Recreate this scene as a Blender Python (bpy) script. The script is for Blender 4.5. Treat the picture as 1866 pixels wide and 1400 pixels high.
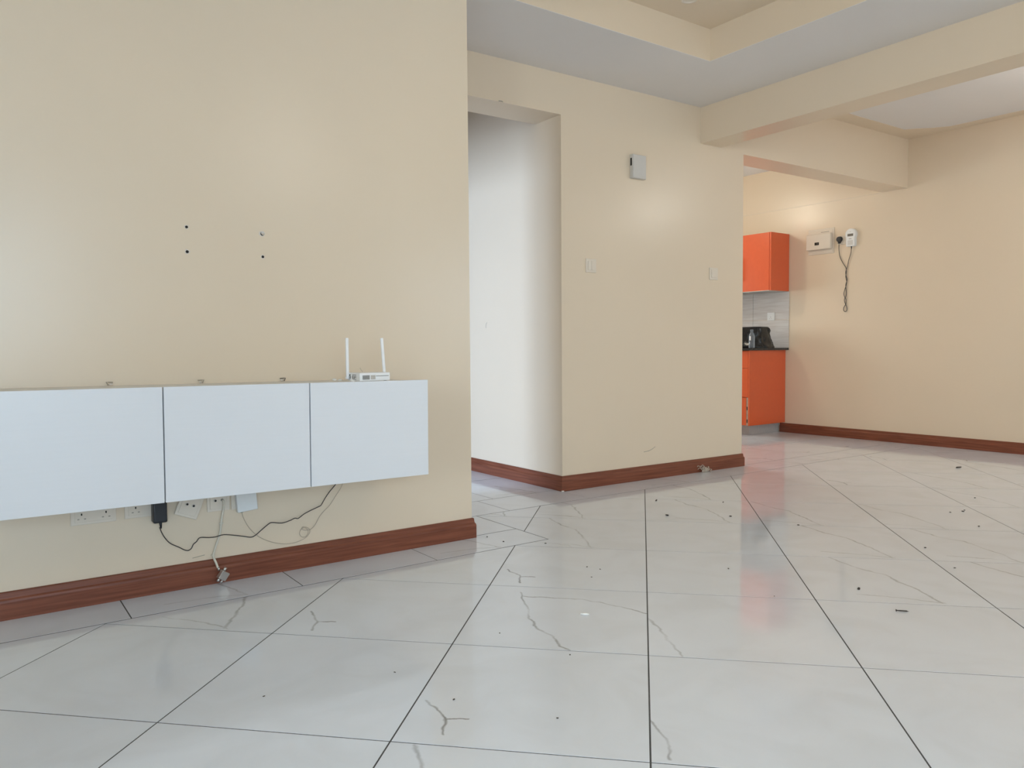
import bpy, bmesh, math, random
from mathutils import Vector, Matrix
random.seed(7)
for o in list(bpy.data.objects):
    bpy.data.objects.remove(o, do_unlink=True)
SC = bpy.context.scene
COL = SC.collection

# ------------------------------------------------------------------ camera
cam_d = bpy.data.cameras.new('camera')
cam = bpy.data.objects.new('camera', cam_d); COL.objects.link(cam)
cam_d.sensor_fit = 'HORIZONTAL'; cam_d.sensor_width = 36.0
cam_d.lens = 36.0 * 1403.29 / 1866.0
cam_d.clip_start = 0.02
CR = Vector((0.81470571, -0.57982839, -0.00732377)).normalized()
CU = Vector((0.03340529, 0.0343207, 0.99885243)).normalized()
CF = Vector((0.57891164, 0.81401543, -0.0473306)).normalized()
cam.matrix_world = Matrix(((CR.x, CU.x, -CF.x, 0.0), (CR.y, CU.y, -CF.y, 0.0), (CR.z, CU.z, -CF.z, 0.9223), (0, 0, 0, 1)))
SC.camera = cam

# ------------------------------------------------------------------ world, exposure
SC.view_settings.view_transform = 'Standard'
SC.view_settings.look = 'None'
SC.view_settings.gamma = 1.0
SC.view_settings.use_curve_mapping = False
SC.view_settings.exposure = 0.03
W = bpy.data.worlds.new('sky'); SC.world = W; W.use_nodes = True
bg = W.node_tree.nodes['Background']
bg.inputs[0].default_value = (0.80, 0.90, 1.0, 1); bg.inputs[1].default_value = 1.0

# daylight entering through the windows (one area light filling each opening)
def window_light(name, loc, direction, sx, sy, watts, color):
    d = bpy.data.lights.new(name, 'AREA'); d.shape = 'RECTANGLE'; d.size = sx; d.size_y = sy
    d.energy = watts; d.color = color
    o = bpy.data.objects.new(name, d); COL.objects.link(o); o.location = loc
    o.rotation_euler = Vector(direction).to_track_quat('-Z', 'Y').to_euler()
    return o
SKY = (0.49, 0.73, 1.0)        # skylight falling in from above
OUT = (1.0, 0.985, 0.95)       # light bounced in level from outside
window_light('outdoor_bounce_rear', (-0.6, -2.86, 1.25), (0, 1, 0), 2.8, 2.0, 20, OUT)
window_light('skylight_rear', (-0.9, -3.75, 1.80), (0, 0.92, -0.39), 3.4, 2.2, 182, SKY)
window_light('outdoor_bounce_dining', (5.9, -2.86, 1.35), (0, 1, 0), 1.8, 1.6, 15, OUT)
window_light('skylight_dining', (5.9, -3.75, 2.0), (0, 0.82, -0.57), 2.4, 2.0, 62, SKY)
window_light('outdoor_bounce_side', (-2.66, -1.3, 1.35), (1, 0, 0), 1.9, 1.6, 110, OUT)
window_light('skylight_side', (-3.55, -1.3, 2.0), (0.88, 0, -0.47), 2.4, 2.0, 112, SKY)
window_light('daylight_bedroom', (-1.16, 4.85, 1.30), (1, 0, 0), 1.25, 1.85, 232, (0.56, 0.71, 1.0))
window_light('daylight_kitchen', (5.3, 7.56, 1.6), (0, -1, 0), 1.7, 1.1, 56, (0.88, 0.95, 1.0))

# ------------------------------------------------------------------ materials
def new_mat(name):
    m = bpy.data.materials.new(name); m.use_nodes = True
    nt = m.node_tree
    return m, nt, nt.nodes['Principled BSDF']
def simple(name, col, rough=0.5, metal=0.0, spec=0.5, noise=0.0, nscale=40.0, bump=0.0, bscale=300.0, stretch=(1, 1, 1)):
    m, nt, b = new_mat(name)
    b.inputs['Base Color'].default_value = (*col, 1)
    b.inputs['Roughness'].default_value = rough
    b.inputs['Metallic'].default_value = metal
    b.inputs['Specular IOR Level'].default_value = spec
    tc = nt.nodes.new('ShaderNodeTexCoord')
    if noise > 0:
        mp = nt.nodes.new('ShaderNodeMapping'); mp.inputs['Scale'].default_value = stretch
        nt.links.new(tc.outputs['Object'], mp.inputs[0])
        n = nt.nodes.new('ShaderNodeTexNoise'); n.inputs['Scale'].default_value = nscale; n.inputs['Detail'].default_value = 4
        nt.links.new(mp.outputs[0], n.inputs['Vector'])
        r = nt.nodes.new('ShaderNodeValToRGB')
        lo = [max(0, c * (1 - noise)) for c in col]; hi = [min(1, c * (1 + noise)) for c in col]
        r.color_ramp.elements[0].position = 0.3; r.color_ramp.elements[1].position = 0.7
        r.color_ramp.elements[0].color = (*lo, 1); r.color_ramp.elements[1].color = (*hi, 1)
        nt.links.new(n.outputs['Fac'], r.inputs[0]); nt.links.new(r.outputs[0], b.inputs['Base Color'])
    if bump > 0:
        n2 = nt.nodes.new('ShaderNodeTexNoise'); n2.inputs['Scale'].default_value = bscale; n2.inputs['Detail'].default_value = 3
        nt.links.new(tc.outputs['Object'], n2.inputs['Vector'])
        bp = nt.nodes.new('ShaderNodeBump'); bp.inputs['Strength'].default_value = bump; bp.inputs['Distance'].default_value = 0.002
        nt.links.new(n2.outputs['Fac'], bp.inputs['Height']); nt.links.new(bp.outputs[0], b.inputs['Normal'])
    return m

M = {}
M['cream'] = simple('cream_satin_paint', (0.80, 0.665, 0.508), 0.28, spec=0.5, noise=0.015, nscale=1.3, bump=0.12, bscale=9)
M['ceil'] = simple('white_ceiling_paint', (0.82, 0.785, 0.76), 0.75, spec=0.3, noise=0.01, nscale=2)
M['white'] = simple('white_gloss_laminate', (0.78, 0.79, 0.82), 0.30, noise=0.006, nscale=6, stretch=(1, 1, 30))
M['carcass'] = simple('white_carcass_board', (0.80, 0.78, 0.74), 0.5, noise=0.03, nscale=20)
M['router'] = simple('bright_white_plastic', (0.93, 0.93, 0.94), 0.35, noise=0.005)
M['plastic'] = simple('white_plastic', (0.84, 0.84, 0.83), 0.35, noise=0.01)
M['plate'] = simple('ivory_plastic_plate', (0.80, 0.705, 0.595), 0.35, noise=0.01)
M['greybox'] = simple('pale_grey_plastic', (0.64, 0.605, 0.565), 0.45, noise=0.01)
M['black'] = simple('black_plastic', (0.012, 0.014, 0.020), 0.42, noise=0.05)
M['dark'] = simple('dark_cavity', (0.02, 0.017, 0.014), 0.9, noise=0.1)
M['cable'] = simple('black_cable_sheath', (0.05, 0.04, 0.035), 0.5, noise=0.05)
M['coax'] = simple('cream_coax_sheath', (0.72, 0.66, 0.55), 0.5, noise=0.02)
M['fibre'] = simple('tan_fibre_sheath', (0.52, 0.42, 0.32), 0.5, noise=0.02)
M['steel'] = simple('nickel_plated_steel', (0.62, 0.60, 0.58), 0.3, metal=0.9, noise=0.05)
M['orange'] = simple('orange_gloss_laminate', (0.74, 0.128, 0.042), 0.28, noise=0.02, nscale=25)
M['granite'] = simple('black_granite', (0.030, 0.030, 0.030), 0.18, noise=0.7, nscale=160)
M['plinth'] = simple('grey_tiled_plinth', (0.52, 0.50, 0.48), 0.35, noise=0.05)
M['edge'] = simple('raw_board_edge', (0.50, 0.40, 0.32), 0.7, noise=0.1)
M['grout'] = simple('grey_grout', (0.085, 0.085, 0.085), 0.9, noise=0.15, nscale=90)
M['lint'] = simple('grey_lint', (0.54, 0.46, 0.38), 0.95, noise=0.25, nscale=200)
M['dirt'] = simple('dark_dirt', (0.06, 0.05, 0.045), 0.9, noise=0.3)
M['plaster'] = simple('crumbled_plaster', (0.74, 0.66, 0.58), 0.9, noise=0.2, nscale=200)
M['white_crumb'] = simple('white_crumb', (0.88, 0.86, 0.82), 0.8, noise=0.05)
M['screen'] = simple('grey_lcd', (0.16, 0.15, 0.13), 0.25, noise=0.1)
M['scratch'] = simple('scuffed_paint', (0.42, 0.36, 0.29), 0.8, noise=0.1)
M['bag'] = simple('black_plastic_bag', (0.012, 0.014, 0.016), 0.22, spec=0.45, noise=0.1)
M['alu'] = simple('white_window_frame', (0.75, 0.75, 0.75), 0.4, noise=0.02)

def glass_mat(name, tint, gloss=0.10):
    m, nt, b = new_mat(name)
    out = nt.nodes['Material Output']; nt.nodes.remove(b)
    t = nt.nodes.new('ShaderNodeBsdfTransparent'); t.inputs[0].default_value = (*tint, 1)
    g = nt.nodes.new('ShaderNodeBsdfGlossy'); g.inputs['Roughness'].default_value = 0.03
    fr = nt.nodes.new('ShaderNodeFresnel'); fr.inputs[0].default_value = 1.3 + gloss
    mx = nt.nodes.new('ShaderNodeMixShader')
    nt.links.new(fr.outputs[0], mx.inputs[0]); nt.links.new(t.outputs[0], mx.inputs[1]); nt.links.new(g.outputs[0], mx.inputs[2])
    nt.links.new(mx.outputs[0], out.inputs[0])
    return m
M['glass'] = glass_mat('clear_window_glass', (0.96, 0.98, 0.97))
def bottle_mat():
    m, nt, b = new_mat('clear_bottle_plastic')
    out = nt.nodes['Material Output']
    b.inputs['Base Color'].default_value = (0.42, 0.47, 0.52, 1); b.inputs['Roughness'].default_value = 0.12
    t = nt.nodes.new('ShaderNodeBsdfTransparent'); t.inputs[0].default_value = (0.85, 0.88, 0.92, 1)
    lw = nt.nodes.new('ShaderNodeLayerWeight'); lw.inputs[0].default_value = 0.45
    mr = nt.nodes.new('ShaderNodeMapRange'); mr.inputs['To Min'].default_value = 0.28; mr.inputs['To Max'].default_value = 0.95
    nt.links.new(lw.outputs['Facing'], mr.inputs[0])
    mx = nt.nodes.new('ShaderNodeMixShader'); nt.links.new(mr.outputs[0], mx.inputs[0])
    nt.links.new(t.outputs[0], mx.inputs[1]); nt.links.new(b.outputs[0], mx.inputs[2]); nt.links.new(mx.outputs[0], out.inputs[0])
    return m
M['bottle'] = bottle_mat()

def emit_mat(name, col, s):
    m, nt, b = new_mat(name)
    b.inputs['Base Color'].default_value = (0.9, 0.9, 0.88, 1)
    b.inputs['Emission Color'].default_value = (*col, 1); b.inputs['Emission Strength'].default_value = s
    return m

# mahogany skirting: streaks run along the board (U of the swept profile)
def wood():
    m, nt, b = new_mat('mahogany_varnish')
    uv = nt.nodes.new('ShaderNodeUVMap'); uv.uv_map = 'run'
    mp = nt.nodes.new('ShaderNodeMapping'); mp.inputs['Scale'].default_value = (1.6, 38, 1)
    n = nt.nodes.new('ShaderNodeTexNoise'); n.inputs['Scale'].default_value = 2.2; n.inputs['Detail'].default_value = 6; n.inputs['Distortion'].default_value = 0.6
    r = nt.nodes.new('ShaderNodeValToRGB')
    r.color_ramp.elements[0].position = 0.28; r.color_ramp.elements[0].color = (0.155, 0.043, 0.022, 1)
    r.color_ramp.elements[1].position = 0.75; r.color_ramp.elements[1].color = (0.275, 0.092, 0.050, 1)
    nt.links.new(uv.outputs[0], mp.inputs[0]); nt.links.new(mp.outputs[0], n.inputs['Vector'])
    nt.links.new(n.outputs['Fac'], r.inputs[0]); nt.links.new(r.outputs[0], b.inputs['Base Color'])
    b.inputs['Roughness'].default_value = 0.42; b.inputs['Specular IOR Level'].default_value = 0.35
    return m
M['wood'] = wood()

# marble tile prints: veins are polylines in tile units (0..1), distance computed in nodes
TILE = 0.602
def marble(name, lines, shift=0.0, strength=1.0):
    m, nt, b = new_mat(name)
    N = nt.nodes.new; L = nt.links.new
    tc = N('ShaderNodeTexCoord'); oi = N('ShaderNodeObjectInfo')
    sc = N('ShaderNodeVectorMath'); sc.operation = 'SCALE'; sc.inputs['Scale'].default_value = 1 / TILE
    L(tc.outputs['Object'], sc.inputs[0])
    off = N('ShaderNodeVectorMath'); off.operation = 'SCALE'; off.inputs[0].default_value = (37.0, 53.0, 11.0)
    L(oi.outputs['Random'], off.inputs['Scale'])
    rv = N('ShaderNodeVectorMath'); rv.operation = 'ADD'; L(sc.outputs[0], rv.inputs[0]); L(off.outputs[0], rv.inputs[1])
    wn = N('ShaderNodeTexNoise'); wn.inputs['Scale'].default_value = 9.0; wn.inputs['Detail'].default_value = 5
    L(rv.outputs[0], wn.inputs['Vector'])
    wsub = N('ShaderNodeVectorMath'); wsub.operation = 'SUBTRACT'; wsub.inputs[1].default_value = (0.5, 0.5, 0.5); L(wn.outputs['Color'], wsub.inputs[0])
    wsc = N('ShaderNodeVectorMath'); wsc.operation = 'SCALE'; wsc.inputs['Scale'].default_value = 0.06; L(wsub.outputs[0], wsc.inputs[0])
    P = N('ShaderNodeVectorMath'); P.operation = 'ADD'; L(sc.outputs[0], P.inputs[0]); L(wsc.outputs[0], P.inputs[1])
    # shift of the print along u by the object's own random number
    if shift:
        ms = N('ShaderNodeMath'); ms.operation = 'MULTIPLY_ADD'; ms.inputs[1].default_value = shift; ms.inputs[2].default_value = -shift / 2
        L(oi.outputs['Random'], ms.inputs[0])
        cx = N('ShaderNodeCombineXYZ'); L(ms.outputs[0], cx.inputs[0])
        P2 = N('ShaderNodeVectorMath'); P2.operation = 'ADD'; L(P.outputs[0], P2.inputs[0]); L(cx.outputs[0], P2.inputs[1]); P = P2
    flat = N('ShaderNodeVectorMath'); flat.operation = 'MULTIPLY'; flat.inputs[1].default_value = (1, 1, 0); L(P.outputs[0], flat.inputs[0])
    cur = None
    for poly in lines:
        w = poly[0]
        for a, c in zip(poly[1:-1], poly[2:]):
            A = Vector((*a, 0)); BA = Vector((*c, 0)) - A
            pa = N('ShaderNodeVectorMath'); pa.operation = 'SUBTRACT'; pa.inputs[1].default_value = A; L(flat.outputs[0], pa.inputs[0])
            dt = N('ShaderNodeVectorMath'); dt.operation = 'DOT_PRODUCT'; dt.inputs[1].default_value = BA / max(BA.length_squared, 1e-6); L(pa.outputs[0], dt.inputs[0])
            cl = N('ShaderNodeClamp'); L(dt.outputs['Value'], cl.inputs[0])
            pj = N('ShaderNodeVectorMath'); pj.operation = 'SCALE'; pj.inputs[0].default_value = BA; L(cl.outputs[0], pj.inputs['Scale'])
            ds = N('ShaderNodeVectorMath'); ds.operation = 'DISTANCE'; L(pa.outputs[0], ds.inputs[0]); L(pj.outputs[0], ds.inputs[1])
            mr = N('ShaderNodeMapRange'); mr.interpolation_type = 'SMOOTHSTEP'
            mr.inputs['From Min'].default_value = 0.0; mr.inputs['From Max'].default_value = w
            mr.inputs['To Min'].default_value = 1.0; mr.inputs['To Max'].default_value = 0.0
            L(ds.outputs['Value'], mr.inputs[0])
            if cur is None: cur = mr.outputs[0]
            else:
                mx = N('ShaderNodeMath'); mx.operation = 'MAXIMUM'; L(cur, mx.inputs[0]); L(mr.outputs[0], mx.inputs[1]); cur = mx.outputs[0]
    # vein fades in and out along its length
    fn = N('ShaderNodeTexNoise'); fn.inputs['Scale'].default_value = 5.0; fn.inputs['Detail'].default_value = 2; L(rv.outputs[0], fn.inputs['Vector'])
    fr = N('ShaderNodeMapRange'); fr.inputs['From Min'].default_value = 0.32; fr.inputs['From Max'].default_value = 0.62
    fr.inputs['To Min'].default_value = 0.25; fr.inputs['To Max'].default_value = 1.0; L(fn.outputs['Fac'], fr.inputs[0])
    # soft clouding of the stone
    cn = N('ShaderNodeTexNoise'); cn.inputs['Scale'].default_value = 2.1; cn.inputs['Detail'].default_value = 6; cn.inputs['Distortion'].default_value = 1.2
    L(rv.outputs[0], cn.inputs['Vector'])
    cr = N('ShaderNodeValToRGB')
    cr.color_ramp.elements[0].position = 0.33; cr.color_ramp.elements[0].color = (0.75, 0.785, 0.84, 1)
    cr.color_ramp.elements[1].position = 0.55; cr.color_ramp.elements[1].color = (0.785, 0.825, 0.89, 1)
    e = cr.color_ramp.elements.new(0.75); e.color = (0.80, 0.845, 0.91, 1)
    L(cn.outputs['Fac'], cr.inputs[0])
    col = cr.outputs[0]
    # hairline grey wisps everywhere
    hn = N('ShaderNodeTexNoise'); hn.noise_type = 'RIDGED_MULTIFRACTAL'; hn.inputs['Scale'].default_value = 0.9; hn.inputs['Detail'].default_value = 4; hn.inputs['Distortion'].default_value = 0.8
    L(rv.outputs[0], hn.inputs['Vector'])
    hr = N('ShaderNodeMapRange'); hr.inputs['From Min'].default_value = 0.93; hr.inputs['From Max'].default_value = 1.25; hr.inputs['To Max'].default_value = 0.10
    L(hn.outputs['Fac'], hr.inputs[0])
    hm = N('ShaderNodeMix'); hm.data_type = 'RGBA'; hm.inputs[7].default_value = (0.36, 0.35, 0.34, 1)
    L(hr.outputs[0], hm.inputs[0]); L(col, hm.inputs[6]); col = hm.outputs[2]
    if cur is not None:
        fm = N('ShaderNodeMath'); fm.operation = 'MULTIPLY'; L(cur, fm.inputs[0]); L(fr.outputs[0], fm.inputs[1])
        fs = N('ShaderNodeMath'); fs.operation = 'MULTIPLY'; fs.inputs[1].default_value = strength; L(fm.outputs[0], fs.inputs[0])
        vm = N('ShaderNodeMix'); vm.data_type = 'RGBA'; vm.inputs[7].default_value = (0.13, 0.125, 0.12, 1)
        L(fs.outputs[0], vm.inputs[0]); L(col, vm.inputs[6]); col = vm.outputs[2]
    L(col, b.inputs['Base Color'])
    b.inputs['Roughness'].default_value = 0.07
    b.inputs['Specular IOR Level'].default_value = 0.5
    return m
M['mA'] = marble('marble_forked_crack', [(0.011, (.05, .36), (.077, .327), (.131, .27), (.166, .207), (.189, .079)), (0.008, (.166, .207), (.264, .222))], 0.0, 0.85)
M['mB'] = marble('marble_long_vein', [(0.012, (.218, .879), (.303, .585), (.378, .325), (.504, .181), (.559, .052), (.613, .01)), (0.010, (.236, .807), (.607, .809), (.841, .712), (.994, .611))], 0.0, 0.6)
M['mS'] = marble('marble_short_vein', [(0.012, (.005, .52), (.071, .345), (.17, .009)), ], 0.0, 0.40)
M['mT'] = marble('marble_corner_vein', [(0.010, (.0, .34), (.05, .224), (.073, .13), (.074, .03)), ], 0.0, 0.5)
M['mC'] = marble('marble_diagonal_vein', [(0.014, (.17, .999), (.30, .74), (.44, .60), (.56, .22), (.60, .03)), (0.010, (.15, .15), (.45, .10), (.62, .03))], 0.30, 0.45)
M['mP'] = marble('marble_plain', [], 0.0, 0.3)

# splash tile with horizontal streaks
def splash_mat():
    m, nt, b = new_mat('streaked_wall_tile')
    tc = nt.nodes.new('ShaderNodeTexCoord'); mp = nt.nodes.new('ShaderNodeMapping'); mp.inputs['Scale'].default_value = (1, 1.2, 26)
    n = nt.nodes.new('ShaderNodeTexNoise'); n.inputs['Scale'].default_value = 3; n.inputs['Detail'].default_value = 5
    r = nt.nodes.new('ShaderNodeValToRGB')
    r.color_ramp.elements[0].position = 0.3; r.color_ramp.elements[0].color = (0.60, 0.55, 0.52, 1)
    r.color_ramp.elements[1].position = 0.7; r.color_ramp.elements[1].color = (0.74, 0.71, 0.69, 1)
    nt.links.new(tc.outputs['Object'], mp.inputs[0]); nt.links.new(mp.outputs[0], n.inputs['Vector'])
    nt.links.new(n.outputs['Fac'], r.inputs[0]); nt.links.new(r.outputs[0], b.inputs['Base Color'])
    b.inputs['Roughness'].default_value = 0.22
    return m
M['splash'] = splash_mat()

# ------------------------------------------------------------------ mesh helpers
def link(name, bm, mat, parent=None, smooth=False, loc=None, rotz=None):
    me = bpy.data.meshes.new(name); bm.normal_update(); bm.to_mesh(me); bm.free()
    if mat: me.materials.append(M[mat] if isinstance(mat, str) else mat)
    if smooth:
        for p in me.polygons: p.use_smooth = True
    o = bpy.data.objects.new(name, me); COL.objects.link(o)
    if parent is not None: o.parent = parent
    if loc is not None: o.location = loc
    if rotz is not None: o.rotation_euler[2] = rotz
    return o
def add_box(bm, x0, x1, y0, y1, z0, z1, bev=0.0, seg=2, mtx=None):
    b2 = bmesh.new()
    bmesh.ops.create_cube(b2, size=1.0)
    for v in b2.verts:
        v.co = Vector(((x0 + x1) / 2 + v.co.x * (x1 - x0), (y0 + y1) / 2 + v.co.y * (y1 - y0), (z0 + z1) / 2 + v.co.z * (z1 - z0)))
    if bev > 0: bmesh.ops.bevel(b2, geom=b2.edges[:], offset=bev, segments=seg, affect='EDGES', profile=0.5)
    if mtx is not None: bmesh.ops.transform(b2, matrix=mtx, verts=b2.verts[:])
    merge(bm, b2)
def merge(bm, b2):
    vm = {v: bm.verts.new(v.co) for v in b2.verts}
    for f in b2.faces:
        try:
            nf = bm.faces.new([vm[v] for v in f.verts]); nf.smooth = f.smooth
        except ValueError: pass
    b2.free()
def box(name, x0, x1, y0, y1, z0, z1, mat, parent=None, bev=0.0, seg=2, loc=None, mtx=None):
    bm = bmesh.new(); add_box(bm, x0, x1, y0, y1, z0, z1, bev, seg, mtx)
    return link(name, bm, mat, parent, loc=loc)
def add_prism(bm, pts, z0, z1):
    lo = [bm.verts.new((x, y, z0)) for x, y in pts]; hi = [bm.verts.new((x, y, z1)) for x, y in pts]
    n = len(pts)
    bm.faces.new(hi); bm.faces.new(lo[::-1])
    for i in range(n): bm.faces.new((lo[i], lo[(i + 1) % n], hi[(i + 1) % n], hi[i]))
    bmesh.ops.recalc_face_normals(bm, faces=bm.faces[:])
def prism(name, pts, z0, z1, mat, parent=None):
    bm = bmesh.new(); add_prism(bm, pts, z0, z1); return link(name, bm, mat, parent)
def add_cyl(bm, p0, p1, r0, r1=None, n=16, caps=True):
    r1 = r0 if r1 is None else r1
    p0 = Vector(p0); p1 = Vector(p1); d = (p1 - p0).normalized()
    a = d.orthogonal().normalized(); b = d.cross(a)
    A = []; B = []
    for i in range(n):
        t = 2 * math.pi * i / n; w = a * math.cos(t) + b * math.sin(t)
        A.append(bm.verts.new(p0 + w * r0)); B.append(bm.verts.new(p1 + w * r1))
    for i in range(n):
        f = bm.faces.new((A[i], A[(i + 1) % n], B[(i + 1) % n], B[i])); f.smooth = True
    if caps: bm.faces.new(A[::-1]); bm.faces.new(B)
def cyl(name, p0, p1, r0, mat, parent=None, r1=None, n=16):
    bm = bmesh.new(); add_cyl(bm, p0, p1, r0, r1, n); return link(name, bm, mat, parent)
def catmull(pts, k=8):
    P = [Vector(p) for p in pts]; P = [P[0] * 2 - P[1]] + P + [P[-1] * 2 - P[-2]]
    out = []
    for i in range(1, len(P) - 2):
        for j in range(k):
            t = j / k; a, b, c, d = P[i - 1], P[i], P[i + 1], P[i + 2]
            out.append(0.5 * ((2 * b) + (c - a) * t + (2 * a - 5 * b + 4 * c - d) * t * t + (3 * b - a - 3 * c + d) * t ** 3))
    out.append(P[-2]); return out
def add_tube(bm, pts, r, n=8, k=8):
    Q = catmull(pts, k) if k else [Vector(p) for p in pts]
    rings = []; a = None
    for i, q in enumerate(Q):
        d = (Q[min(i + 1, len(Q) - 1)] - Q[max(i - 1, 0)]).normalized()
        if a is None: a = d.orthogonal().normalized()
        a = (a - d * a.dot(d)).normalized(); b = d.cross(a)
        rings.append([bm.verts.new(q + (a * math.cos(2 * math.pi * j / n) + b * math.sin(2 * math.pi * j / n)) * r) for j in range(n)])
    for A, B in zip(rings, rings[1:]):
        for j in range(n):
            f = bm.faces.new((A[j], A[(j + 1) % n], B[(j + 1) % n], B[j])); f.smooth = True
    bm.faces.new(rings[0][::-1]); bm.faces.new(rings[-1])
def tube(name, pts, r, mat, parent=None, n=8, k=8):
    bm = bmesh.new(); add_tube(bm, pts, r, n, k); return link(name, bm, mat, parent)
def add_lathe(bm, prof, n=24, c=(0, 0, 0)):
    c = Vector(c); rings = []
    for r, z in prof:
        rings.append([bm.verts.new(c + Vector((r * math.cos(2 * math.pi * j / n), r * math.sin(2 * math.pi * j / n), z))) for j in range(n)])
    for A, B in zip(rings, rings[1:]):
        for j in range(n):
            f = bm.faces.new((A[j], A[(j + 1) % n], B[(j + 1) % n], B[j])); f.smooth = True
    bm.faces.new(rings[0][::-1]); bm.faces.new(rings[-1])
def lump(bm, c, r, seed, amp=0.35, sub=2, squash=(1, 1, 1)):
    b2 = bmesh.new(); bmesh.ops.create_icosphere(b2, subdivisions=sub, radius=1.0)
    rr = random.Random(seed); ph = [(Vector((rr.uniform(-1, 1), rr.uniform(-1, 1), rr.uniform(-1, 1))) * 3.2, rr.uniform(0, 6)) for _ in range(5)]
    for v in b2.verts:
        s = 1 + amp * sum(math.sin(v.co.dot(k) + p) for k, p in ph) / 3
        v.co = Vector((v.co.x * squash[0], v.co.y * squash[1], v.co.z * squash[2])) * s * r + Vector(c)
    merge(bm, b2)

def tag(o, label=None, cat=None, group=None, kind=None):
    if label: o['label'] = label
    if cat: o['category'] = cat
    if group: o['group'] = group
    if kind: o['kind'] = kind
    return o
def thing(name, label, cat, loc=(0, 0, 0), rotz=0.0, group=None):
    o = bpy.data.objects.new(name, None); COL.objects.link(o); o.empty_display_size = 0.05
    o.location = loc; o.rotation_euler[2] = rotz
    return tag(o, label, cat, group)
def struct(o, label=None): return tag(o, label, None, None, 'structure')

# ------------------------------------------------------------------ key dimensions (metres, camera stands at x=y=0)
YA = 3.14                     # face of the wall with the cabinet
XA = 1.987                    # its free end
def BY(x): return 3.81 - 0.02 * (x - 3.1)       # face of the middle wall
def DX(y): return 7.12 - 0.022 * (y - 5.0)      # face of the right wall
XB1 = 4.844
ROTB = math.atan(-0.02)
ROTD = -math.pi / 2 + math.atan(0.022)
XL, YR = -2.6, -2.8           # left and rear walls, behind the camera
ZL = 2.635; ZT = 2.825; ZD = 2.81; ZBM = 2.38
H = 3.0

# ------------------------------------------------------------------ walls
wl = struct(box('wall_left', XL - 0.2, XA, YA, YA + 0.2, -0.02, H, 'cream'), 'long cream wall carrying the white floating cabinet')
wm = struct(prism('wall_middle', [(3.1, BY(3.1)), (XB1, BY(XB1)), (XB1, BY(XB1) + 0.23), (3.1, BY(3.1) + 0.262)], -0.02, H, 'cream'), 'cream wall with two light switches and a grey box')
wc = struct(box('wall_corridor', 3.1, 3.3, 4.072, 9.2, -0.02, H, 'cream'), 'cream corridor wall lit from the left')
wr = struct(prism('wall_right', [(DX(-3), -3.0), (DX(-3) + 0.2, -3.0), (DX(9.2) + 0.2, 9.2), (DX(9.2), 9.2)], -0.02, H, 'cream'), 'cream wall behind the orange kitchen cabinets')
# corridor side wall with the open doorway of a bright bedroom
DJ0, DJ1 = 4.24, 5.06
struct(box('wall_corridor_side', 1.85, 2.0, YA + 0.2, DJ0, -0.02, H, 'cream'))
struct(box('wall_corridor_side_far', 1.85, 2.0, DJ1, 9.2, -0.02, H, 'cream'))
struct(box('wall_corridor_side_top', 1.85, 2.0, DJ0, DJ1, 2.08, H, 'cream'))
struct(box('wall_bedroom_far', -1.3, 1.85, 6.4, 6.6, -0.02, H, 'cream'))
struct(box('wall_bedroom_near', -1.3, -1.1, YA + 0.2, 4.2, -0.02, H, 'cream'))
struct(box('wall_bedroom_end', -1.3, -1.1, 5.5, 6.4, -0.02, H, 'cream'))
struct(box('wall_bedroom_sill', -1.3, -1.1, 4.2, 5.5, -0.02, 0.35, 'cream'))
struct(box('wall_bedroom_top', -1.3, -1.1, 4.2, 5.5, 2.25, H, 'cream'))
struct(box('wall_corridor_end', 1.85, 3.3, 9.2, 9.4, -0.02, H, 'cream'))
struct(box('wall_kitchen_end', 3.3, 4.4, 7.5, 7.7, -0.02, H, 'cream'))
struct(box('wall_kitchen_end_right', 6.2, DX(7.7), 7.5, 7.7, -0.02, H, 'cream'))
struct(box('wall_kitchen_end_sill', 4.4, 6.2, 7.5, 7.7, -0.02, 1.0, 'cream'))
struct(box('wall_kitchen_end_top', 4.4, 6.2, 7.5, 7.7, 2.2, H, 'cream'))
# rear wall with two window openings
struct(box('wall_rear', -2.05, 0.85, YR - 0.2, YR, -0.02, 0.2, 'cream'))
struct(box('wall_rear_top', -2.05, 0.85, YR - 0.2, YR, 2.3, H, 'cream'))
struct(box('wall_rear_corner', XL - 0.2, -2.05, YR - 0.2, YR, -0.02, H, 'cream'))
struct(box('wall_rear_pier', 0.85, 4.95, YR - 0.2, YR, -0.02, H, 'cream'))
struct(box('wall_rear_dining_sill', 4.95, 6.85, YR - 0.2, YR, -0.02, 0.5, 'cream'))
struct(box('wall_rear_dining_top', 4.95, 6.85, YR - 0.2, YR, 2.2, H, 'cream'))
struct(box('wall_rear_dining_corner', 6.85, DX(YR) - 0.001, YR - 0.2, YR, -0.02, H, 'cream'))
# left wall with one window opening
struct(box('wall_side_near', XL - 0.2, XL, YR, -2.3, -0.02, H, 'cream'))
struct(box('wall_side_far', XL - 0.2, XL, -0.3, YA, -0.02, H, 'cream'))
struct(box('wall_side_sill', XL - 0.2, XL, -2.3, -0.3, -0.02, 0.5, 'cream'))
struct(box('wall_side_top', XL - 0.2, XL, -2.3, -0.3, 2.2, H, 'cream'))

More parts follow.
